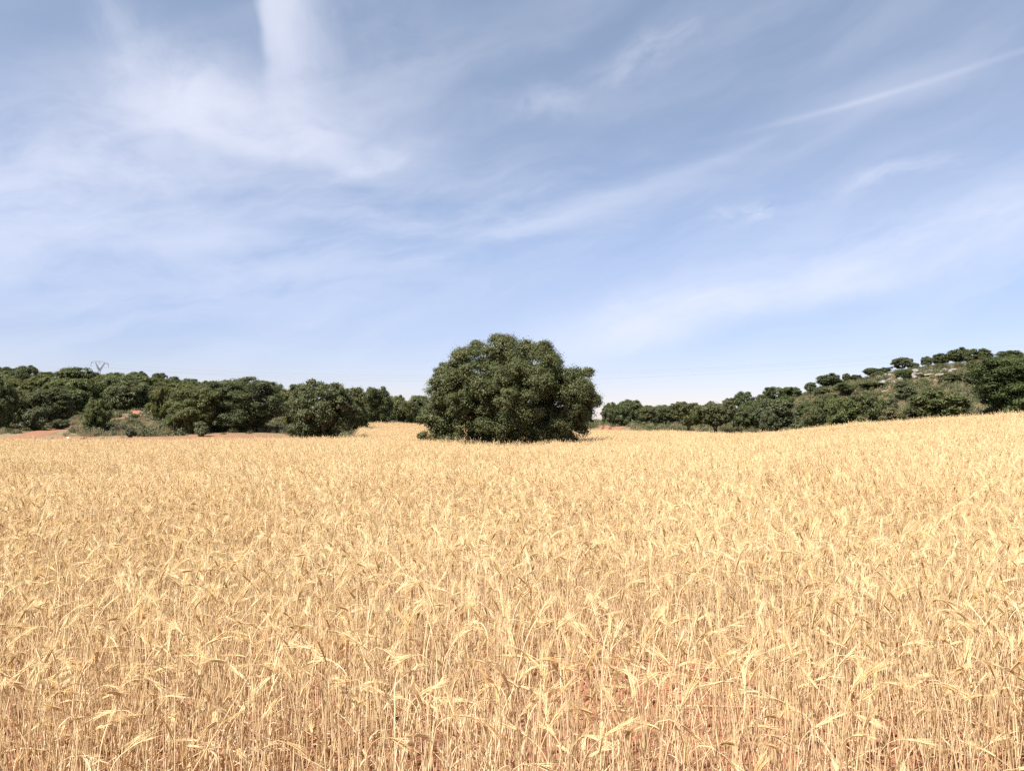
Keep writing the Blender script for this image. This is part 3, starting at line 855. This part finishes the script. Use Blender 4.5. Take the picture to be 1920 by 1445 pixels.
# far side beyond the field's lower corner
for (k_, p, d, w_, t, lb, tn) in (
    ('dense', 1140, 113, 28, 763, "small grey oak behind the mound of red earth", 'g'),
    ('dense', 1145, 142, 34, 752, "distant oak crown above the small grey oak by the red mound", 'd'),
    ('round', 1182, 127, 64, 748, "domed oak at the head of the second dirt track", 'n'),
    ('round', 1211, 109, 42, 761, "grey crowned oak right beside the second dirt track", 'g'),
    ('round', 1249, 110, 44, 759, "oak with its bare trunk showing above the pale scrub", 'n'),
    ('dense', 1244, 152, 44, 757, "far flat oak on the skyline behind the oak with bare trunk", 'd'),
    ('dense', 1222, 150, 36, 760, "far oak on the skyline above the grey crowned oak", 'd'),
    ('round', 1290, 93, 60, 755, "first oak of the dark clump at the lowest field corner", 'n'),
    ('round', 1342, 93, 70, 754, "second oak of the dark clump, its trunk just visible", 'g'),
    ('dense', 1398, 97, 58, 759, "third oak of the dark clump, above the red gully", 'n'),
    ('dense', 1448, 93, 78, 744, "broadest oak under the hill, right of the red gully", 'g'),
    ('dense', 1440, 86, 42, 766, "small grey green oak in front of the broadest hill foot oak", 'g'),
    ('dense', 1368, 132, 30, 744, "small skyline oak beside the one shaped like an umbrella", 'd'),
    ('open', 1394, 129, 48, 732, "umbrella shaped oak rising over the dark clump on the skyline", 'd'),
    ('dense', 1430, 127, 40, 738, "skyline oak right after the umbrella shaped one", 'n'),
    ('open', 1452, 126, 52, 723, "wide flat topped oak starting the climb of the hill", 'd'),
    ('dense', 1482, 124, 44, 724, "round oak adjoining the wide flat topped one on the hill shoulder", 'd'),
    ('dense', 1332, 142, 26, 750, "tiny far oak on the skyline over the dark clump", 'd'),
    ('dense', 1300, 142, 36, 753, "far skyline oak over the first oak of the dark clump", 'd'),
    ('dense', 1275, 146, 36, 756, "far skyline oak where the low ridge is lowest", 'n'),
    ('shrub', 1498, 83, 40, 788, "yellow green bush at the foot of the hill behind the wheat crest", 'l'),
    ('dense', 1512, 96, 36, 752, "dark oak halfway up under the hill shoulder", 'd'),
    ('round', 1524, 79, 44, 759, "oak with a short dark trunk standing just behind the wheat crest", 'n'),
    ('open', 1520, 122, 26, 715, "small oak with thin trunk, lowest on the hill's bare skyline", 'd'),
    ('round', 1556, 126, 52, 702, "wide dark oak low on the hill's skyline", 'd'),
    ('open', 1588, 129, 18, 699, "slender oak poking up beside the wide dark skyline oak", 'd'),
    ('round', 1605, 129, 24, 702, "low oak beside the slender skyline oak", 'd'),
    ('round', 1585, 111, 46, 719, "oak below the slender skyline oak on reddish slope", 'n'),
    ('dense', 1560, 101, 34, 736, "small dark oak under the wide dark skyline oak", 'd'),
    ('round', 1636, 111, 56, 717, "oak in mid slope left of the limestone outcrop", 'd'),
    ('dense', 1580, 81, 72, 743, "bright green broad oak at the hill foot, behind the wheat", 'l'),
    ('round', 1634, 81, 56, 740, "oak touching the bright green broad one, trunk in shade", 'n'),
    ('open', 1636, 131, 42, 688, "skyline oak at the top left corner of the outcrop", 'd'),
    ('open', 1661, 131, 32, 688, "second skyline oak above the outcrop, airy crown", 'd'),
    ('open', 1694, 133, 50, 668, "tall airy oak with many limbs on the skyline above the outcrop", 'g'),
    ('round', 1717, 132, 16, 680, "stubby oak at the elbow of the tall airy skyline oak", 'd'),
    ('dense', 1697, 112, 36, 692, "dark narrow oak growing out of the limestone outcrop", 'd'),
    ('open', 1724, 112, 24, 701, "small crooked oak with dark trunk under the outcrop", 'n'),
    ('open', 1740, 135, 24, 666, "small round skyline oak on a clear thin trunk", 'd'),
    ('open', 1767, 135, 42, 661, "skyline oak with several trunks and light between them", 'd'),
    ('round', 1802, 134, 46, 654, "big skyline oak joined to the darkest one", 'n'),
    ('dense', 1837, 128, 52, 652, "darkest and highest oak of the hill's skyline", 'd'),
    ('dense', 1896, 139, 56, 656, "low wide skyline oak nearest the picture edge on the hill", 'd'),
    ('dense', 1755, 73, 124, 730, "wide low oak with feathery crown behind the wheat crest", 'n')):
    T(k_, p, d, w_, t, lb, tn, sink=.25 if d < 90 else .1)
T('shrub', 1788, 106, 58, 696, "olive shrub on the slope above the wide low oak", 'o', None, 'shrubs on the rocky hill', 'shrub')
T('shrub', 1800, 119, 16, 679, "thin grey shrub under the big skyline oak", 'b', None, 'shrubs on the rocky hill', 'shrub')
T('shrub', 1815, 116, 26, 687, "grey brown shrub under the darkest skyline oak", 'b', None, 'shrubs on the rocky hill', 'shrub')
T('shrub', 1672, 78, 48, 761, "sparse pale shrub between the hill foot oaks and the wide low oak", 'b', None, 'shrubs on the rocky hill', 'shrub')
for i_, (k_, p, d, w_, h_) in enumerate((('shrub', 1556, 108, 34, 1.5), ('shrub', 1610, 104, 40, 1.7), ('shrub', 1650, 121, 30, 1.3), ('shrub', 1700, 98, 44, 1.8), ('shrub', 1745, 96, 40, 1.6),
        ('shrub', 1765, 120, 34, 1.3), ('shrub', 1838, 112, 44, 1.6), ('shrub', 1860, 122, 40, 1.4), ('shrub', 1730, 88, 40, 1.5), ('shrub', 1665, 90, 34, 1.6), ('shrub', 1880, 126, 34, 1.2), ('shrub', 1690, 106, 26, 1.2),
        ('shrub', 1540, 116, 30, 1.4), ('shrub', 1830, 100, 46, 1.8), ('shrub', 1780, 90, 36, 1.5))):
    T(k_, p, d, w_, 800 - (gz(X_(p, d), d) + h_ - CAMZ) * F / d, "low rounded shrub among the scrub of the rocky hill", 'ngod'[i_ % 4], None, 'low shrubs among the hill scrub', 'shrub')
T('large', 1952, 71, 236, 656, "massive dark oak cut off by the picture edge behind the wheat crest", 'k', 0, sink=.3)
T('dense', 2060, 76, 130, 690, "oak standing beyond the massive dark one", 'd')
for i_, (p, d) in enumerate(((-90, 82), (-160, 74), (-230, 90), (2050, 110), (2150, 100))):
    T('dense', p, d, 110, 715 if p < 0 else 690, "oak beyond the picture edge on the slope", 'n', None, 'oaks outside the picture')
for (p, d, w_) in ((1165, 118, 40), (1228, 118, 40), (1268, 120, 46), (1315, 112, 52), (1362, 112, 52), (1410, 110, 50), (1470, 108, 46), (1200, 140, 50), (1320, 128, 46), (1540, 90, 34)):
    x = X_(p, d); top = 800 - (gz(x, d) + rg.uniform(3.3, 4.2) - CAMZ) * F / d
    T('dense', p, d, w_, max(top, np.interp(p, [1150, 1250, 1350, 1420, 1480, 1560], [758, 762, 756, 750, 740, 735])), "oak in the second row behind the oaks at the field corner", rg.choice('dng'), None, HR)

# ------------------------------------------------------------------ scrub, dry grass (uncountable)
def tuft_proto(i, kind, seed):
    rg = np.random.default_rng(seed)
    if kind == 'leafy':
        k = 420
        dv = unit(rg.normal(size=(k, 3))); dv[:, 2] = np.abs(dv[:, 2])
        C = dv * (rg.uniform(.35, 1, (k, 1)) ** .6) * np.array([.5, .5, .42]) * (1 + .35 * np.sin(dv[:, :1] * 5 + seed))
        V = leaf_quads(C, unit(dv + rg.normal(size=(k, 3)) * .7), .10, rg)
        va = np.repeat(rg.random(k), 4)
        me = np_mesh("scrub_tuft", V, np.arange(len(V)).reshape(-1, 4), {'vary': va, 'tuft': np.repeat(rg.random(k), 4)})
        me.materials.append(SHRUB if seed % 2 else OAK)
    else:
        k = 110
        b = rg.normal(size=(k, 3)) * np.array([.16, .16, 0]); a = rg.uniform(0, 6.28, k); ln = rg.uniform(.25, .62, k)
        o = np.stack([np.cos(a), np.sin(a), np.zeros(k)], 1); t = b + o * (ln * rg.uniform(.1, .5, k))[:, None] + np.array([0, 0, 1]) * ln[:, None]
        s_ = np.stack([-np.sin(a), np.cos(a), np.zeros(k)], 1) * .010
        V = np.stack([b - s_, b + s_, t + s_ * .3, t - s_ * .3], 1).reshape(-1, 3)
        me = np_mesh("dry_tuft", V, np.arange(len(V)).reshape(-1, 4), {'vary': np.repeat(rg.random(k), 4), 'tuft': np.repeat(rg.random(k), 4)})
        me.materials.append(DRY)
    return bpy.data.objects.new(f"tuft.{i:03d}", me)
DRY = leaf_material("dry_grass", (.22, .165, .085, 1), (.42, .34, .21, 1), (.24, .20, .10, 1), .25, .2, .7)
tp_ = [tuft_proto(i, 'leafy' if i < 6 else 'dry', 700 + i) for i in range(10)]
n = 80000
x = rng.uniform(-150, 150, n); y = rng.uniform(58, 160, n)
px = px_of(x, y)
k = (px > -200) & (px < 2120) & (y > edge_of(px) + .6)
br = np.zeros(n)
for (p, d, rx, ry) in BARE:
    br = np.maximum(br, np.exp(-(((x - X_(p, d)) / rx) ** 2 + ((y - d) / ry) ** 2) * 1.2))
k &= rng.random(n) > br * np.where((px > 1480) & (y > 90), .55, 1.25)
k &= ~((px < 560) & (y < np.where((px > 150) & (px < 320), 69, np.where(px > 320, 77, 73))) & (rng.random(n) < .8))
k &= vnoise(x, y, 5, 41) + rng.normal(0, .15, n) > .22
# keep the tracks clear
for (p0, d0), (p1, d1) in (((-120, 64.5), (60, 69)), ((60, 69), (160, 86)), ((160, 86), (290, 98)), ((1110, 93.5), (1155, 102)), ((1155, 102), (1175, 122))):
    a0, a1 = np.array([X_(p0, d0), d0]), np.array([X_(p1, d1), d1]); ab = a1 - a0
    tt = np.clip(((x - a0[0]) * ab[0] + (y - a0[1]) * ab[1]) / (ab @ ab), 0, 1)
    k &= np.hypot(x - a0[0] - tt * ab[0], y - a0[1] - tt * ab[1]) > 1.6
x, y, px = x[k], y[k], px[k]
n = len(x)
hillr = (px > 1480) & (y > 90)
leafy = (rng.random(n) < np.where(hillr, .70, .6)) & ~((px < 560) & (y < 70))
vi = np.where(leafy, rng.integers(0, 6, n), rng.integers(6, 10, n))
sc = np.where(leafy, rng.uniform(.5, 1.5, n) ** 1.4, rng.uniform(.7, 1.3, n))
mrg = np.clip((y - edge_of(px)) / 10, .35, 1); sc = sc * mrg
rot = np.zeros((n, 3)); rot[:, 2] = rng.uniform(0, 6.28, n)
scrub = scatter("scrub", np.stack([x, y, ground_z(x, y) - .03], 1), rot, np.stack([sc, sc, sc * rng.uniform(.6, 1.1, n)], 1), vi, tp_)
tag(scrub, "low olive scrub and dry tufts covering the ground under the oaks", "scrub", kind='stuff')

# pale wild oats round the foot of the lone oak
n = 240
a = rng.uniform(0, 6.28, n); r_ = rng.normal(4.0, .6, n)
x = TREE_X + np.cos(a) * r_ * 1.1; y = TREE_D + .9 + np.sin(a) * r_
rot = np.zeros((n, 3)); rot[:, 2] = rng.uniform(0, 6.28, n)
sc = rng.uniform(.8, 1.7, n)
dp = [tuft_proto(20 + i, 'dry', 720 + i) for i in range(4)]
oats = scatter("dry_grass", np.stack([x, y, ground_z(x, y)], 1), rot, np.stack([sc * .8, sc * .8, sc], 1), rng.integers(0, 4, n), dp)
tag(oats, "pale wild oat grass fringing the foot of the lone oak", "grass", kind='stuff')

def stone_mat(name, a, b, c, sc=3):
    m, n = mat(name)
    p = n.n('ShaderNodeNewGeometry').outputs['Position']
    bsd = n.n('ShaderNodeBsdfPrincipled'); bsd.inputs['Roughness'].default_value = .92; bsd.inputs['Specular IOR Level'].default_value = .2
    cc = n.mix(n.noise(p, sc, 7, .7), a, b)
    cc = n.mix(n.smooth(n.noise(p, sc * .7, 5, .7, .5), .52, .66), cc, c)
    n.put(bsd.inputs['Base Color'], cc)
    bu = n.n('ShaderNodeBump'); bu.inputs['Strength'].default_value = .8; bu.inputs['Distance'].default_value = .06
    n.put(bu.inputs['Height'], n.noise(p, sc * 4, 7, .7)); n.put(bsd.inputs['Normal'], bu.outputs[0])
    o = n.n('ShaderNodeOutputMaterial'); n.put(o.inputs[0], bsd.outputs[0])
    return m
LIME = stone_mat("limestone", (.13, .12, .105, 1), (.29, .265, .235, 1), (.20, .145, .11, 1))
WHITE = stone_mat("pale_stone", (.5, .46, .4, 1), (.72, .68, .62, 1), (.45, .33, .24, 1))
EARTH = stone_mat("red_earth", (.20, .085, .05, 1), (.31, .155, .095, 1), (.26, .15, .10, 1), 2)
WOOD = stone_mat("dead_wood", (.12, .075, .05, 1), (.26, .17, .11, 1), (.18, .12, .09, 1), 6)

import bmesh
def lump_mesh(name, seed, blocky=.0, sub=4):
    bm = bmesh.new(); bmesh.ops.create_icosphere(bm, subdivisions=sub, radius=1)
    rg = np.random.default_rng(seed); off = rg.uniform(0, 50, 3)
    planes = unit(rg.normal(size=(9, 3))); dist = rg.uniform(.62, .9, 9)
    for v in bm.verts:
        p = np.array(v.co)
        if blocky:
            for pl, ds in zip(planes, dist):
                t = p @ pl
                if t > ds: p = p - pl * (t - ds) * blocky
        s = 1 + .30 * (vnoise(p[0] * 2 + off[0], p[1] * 2 + p[2] * 1.3 + off[1], 1, seed) - .5) + .14 * (vnoise(p[0] * 6 + off[2], p[1] * 6 - p[2] * 5, 1, seed + 1) - .5)
        v.co = p * s
    me = bpy.data.meshes.new(name); bm.to_mesh(me); bm.free()
    return me
n = 26000
y = 2.4 + 5.5 * rng.random(n) ** 1.5; x = rng.uniform(-1, 1, n) * (.8 * y + 1.2)
sc = .006 + .030 * rng.random(n) ** 4
cl = []
for i in range(5):
    me = lump_mesh("clod", 980 + i, .6, 2); me.materials.append(gm); cl.append(bpy.data.objects.new(f"clod.{i:03d}", me))
clods = scatter("gravel", np.stack([x, y, ground_z(x, y) + (vnoise(x, y, .9, 11) - .5) * .05 + sc * .25], 1), rng.uniform(0, 6.28, (n, 3)), np.stack([sc, sc, sc * .75], 1), rng.integers(0, 5, n), cl)
tag(clods, "crumbly red soil clods lying between the nearest wheat stems", "soil clods", kind='stuff')
rocks = [lump_mesh("rock", 900 + i, .9, 3) for i in range(5)]
for m_ in rocks: m_.materials.append(LIME)
rg = random.Random(4)
def rock(px, d, w_m, h_m, label, me=None, group=None, name="rock", material=None, cat="rock", up=.2, depth=.8):
    x = X_(px, d)
    o = link(name, me or rocks[rg.randrange(5)], None, material)
    o.location = (x, d, gz(x, d) + h_m * up)
    o.scale = (w_m / 2, w_m / 2 * depth, h_m / 2)
    o.rotation_euler = (rg.uniform(-.2, .2), rg.uniform(-.2, .2), rg.uniform(0, 6.28) if group else 0)
    return tag(o, label, cat, group)
for i in range(46):
    row = i % 3
    p = rg.uniform(1640, 1790); d = (112 if row == 0 else 116.5 if row == 1 else 121) + rg.uniform(-1.5, 1.5)
    rock(p, d, rg.uniform(.6, 2.0), rg.uniform(.35, .95), "weathered limestone rock in the broken ledges of the hill outcrop", None, "limestone rocks of the hill outcrop")
for i in range(14):
    rock(rg.choice([rg.uniform(1500, 1640), rg.uniform(1780, 1840)]), rg.uniform(100, 124), rg.uniform(.4, .9), rg.uniform(.25, .5), "small pale stone scattered on the hill slope away from the outcrop", None, "small stones on the hill slope")
rock(131, 66.5, .42, .30, "small white boulder at the field margin beside the dead log", lump_mesh("boulder", 950, .8, 3), None, "boulder", WHITE, "boulder", .35)
for p, d, s_ in ((193, 69, .34), (200, 69.4, .25), (279, 68, .2), (334, 65.5, .26), (70, 67, .2)):
    rock(p, d, s_, s_ * .7, "small pale stone lying on the bare soil by the wheat", None, "pale stones at the field margin", "stone", None, "stone")
rock(1139, 103, 1.0, 1.0, "rounded mound of bare red earth beside the second dirt track", lump_mesh("earth_mound", 960, 0, 4), None, "earth_mound", EARTH, "earth mound")
rock(1127, 104, .8, .8, "smaller heap of red earth in the lone oak's shadow side", lump_mesh("earth_mound", 961, 0, 4), None, "earth_mound", EARTH, "earth mound")
rock(262, 97, 1.9, .6, "orange earth bank under the wide oak, first of two", lump_mesh("earth_bank", 962, .5, 4), None, "earth_bank", EARTH, "earth bank", .15, .6)
rock(298, 98, 2.1, .75, "orange earth bank next to the light olive oak", lump_mesh("earth_bank", 963, .5, 4), None, "earth_bank", EARTH, "earth bank", .15, .6)
mb = MB(); x0 = X_(148, 66.3)
mb.tube([(0, 0, .1), (.25, .05, .16), (.5, .02, .15), (.75, -.06, .18)], [.10, .11, .10, .07], 9)
mb.tube([(.45, .02, .16), (.58, -.12, .3)], [.04, .015], 5)
lo = link("log", mb.mesh("log", smooth=True), None, WOOD); lo.location = (x0, 66.3, gz(x0, 66.3))
tag(lo, "short dead brown log lying on the bare soil beside the white boulder", "log")

# ------------------------------------------------------------------ pylon and wires
st, n = mat("galvanised_steel")
sb = n.n('ShaderNodeBsdfPrincipled'); sb.inputs['Metallic'].default_value = .3; sb.inputs['Roughness'].default_value = .6
n.put(sb.inputs['Base Color'], n.mix(n.noise(n.n('ShaderNodeNewGeometry').outputs['Position'], 2, 3, .6), (.16, .17, .19, 1), (.24, .25, .27, 1)))
so = n.n('ShaderNodeOutputMaterial'); n.put(so.inputs[0], sb.outputs[0])
PD = 330.0
pbx = X_(186.5, PD); pbz = gz(pbx, PD)
def pl(px, py): return at(px, py, PD) - np.array([pbx, PD, pbz])
pyl = tree_root("pylon", (pbx, PD, pbz), "thin grey lattice pylon with fan shaped head rising above the ridge oaks", "pylon")
def lattice(mb, a, b, wa, wb, n_, r=.045):
    a, b = np.array(a, float), np.array(b, float); ax = unit(b - a)
    s = unit(np.cross(ax, np.array([0, 1.0, 0]))); u = np.cross(ax, s)
    cs = [(1, 1), (1, -1), (-1, -1), (-1, 1)]
    ring = [[a + (b - a) * i / n_ + (s * c[0] + u * c[1]) * (wa + (wb - wa) * i / n_) / 2 for c in cs] for i in range(n_ + 1)]
    for k in range(4):
        mb.tube([ring[0][k], ring[-1][k]], r * 1.4, 4)
    for i in range(n_):
        for k in range(4):
            mb.tube([ring[i][k], ring[i + 1][(k + 1) % 4]], r * .8, 3)
mb = MB(); neck = pl(186.5, 695); lattice(mb, (0, 0, -.5), neck, 1.5, .7, 12)
link("mast", mb.mesh("mast"), pyl, st)
for e, k in ((pl(178.5, 678.5), 0), (pl(196.5, 680), 1)):
    mb = MB(); lattice(mb, neck, e, .55, .3, 6, .05); link("arm", mb.mesh("arm"), pyl, st)
mb = MB()
arch = [pl(170.5, 682), pl(172, 678), pl(178.5, 676.6), pl(186.5, 675.8), pl(196, 678), pl(202.5, 681), pl(203.5, 684)]
mb.tube(arch, .11, 5)
mb.tube([p - np.array([0, 0, .5]) for p in arch[1:-1]], .07, 4)
link("crossbeam", mb.mesh("crossbeam"), pyl, st)
hang = [pl(170.5, 683), pl(187, 678), pl(203.5, 684.5)]
ends = []
for h_ in hang:
    mb = MB(); zz = np.linspace(0, -1.0, 13)
    mb.tube([h_ + np.array([0, 0, z_]) for z_ in zz], [.06 if i % 2 else .13 for i in range(13)], 6)
    link("insulator", mb.mesh("insulator"), pyl, st)
    ends.append(h_ + np.array([0, 0, -1.0]) + np.array([pbx, PD, pbz]))
wl, n = mat("wire_metal")
wb_ = n.n('ShaderNodeBsdfPrincipled'); wb_.inputs['Base Color'].default_value = (.18, .18, .2, 1); wb_.inputs['Roughness'].default_value = .6
wo_ = n.n('ShaderNodeOutputMaterial'); n.put(wo_.inputs[0], wb_.outputs[0])
def wire(a, b, sag, label):
    t = np.linspace(0, 1, 80)[:, None]
    P = a * (1 - t) + b * t; P[:, 2] -= (4 * sag * t * (1 - t))[:, 0]
    mb = MB(); mb.tube(P, .015, 4, 0, False)
    tag(link("power_line", mb.mesh("power_line"), None, wl), label, "power line", "power lines strung from the pylon")
far = [at(2300, 612, 235), at(2300, 606, 239), at(2300, 618, 231)]
for i_, (e, f_, w1, w2) in enumerate(zip(ends, far, ("lowest", "middle", "topmost"), ("outer", "middle", "inner"))):
    wire(e, f_, 9.5 + .3 * i_, f"thin {('lowest','middle','upper')[i_]} wire sagging across the sky from the pylon towards the rocky hill")
    wire(e, at(-500, 640 + 4 * i_, 360), 6, f"thin {w2} wire leaving the pylon's head away from the lone oak")
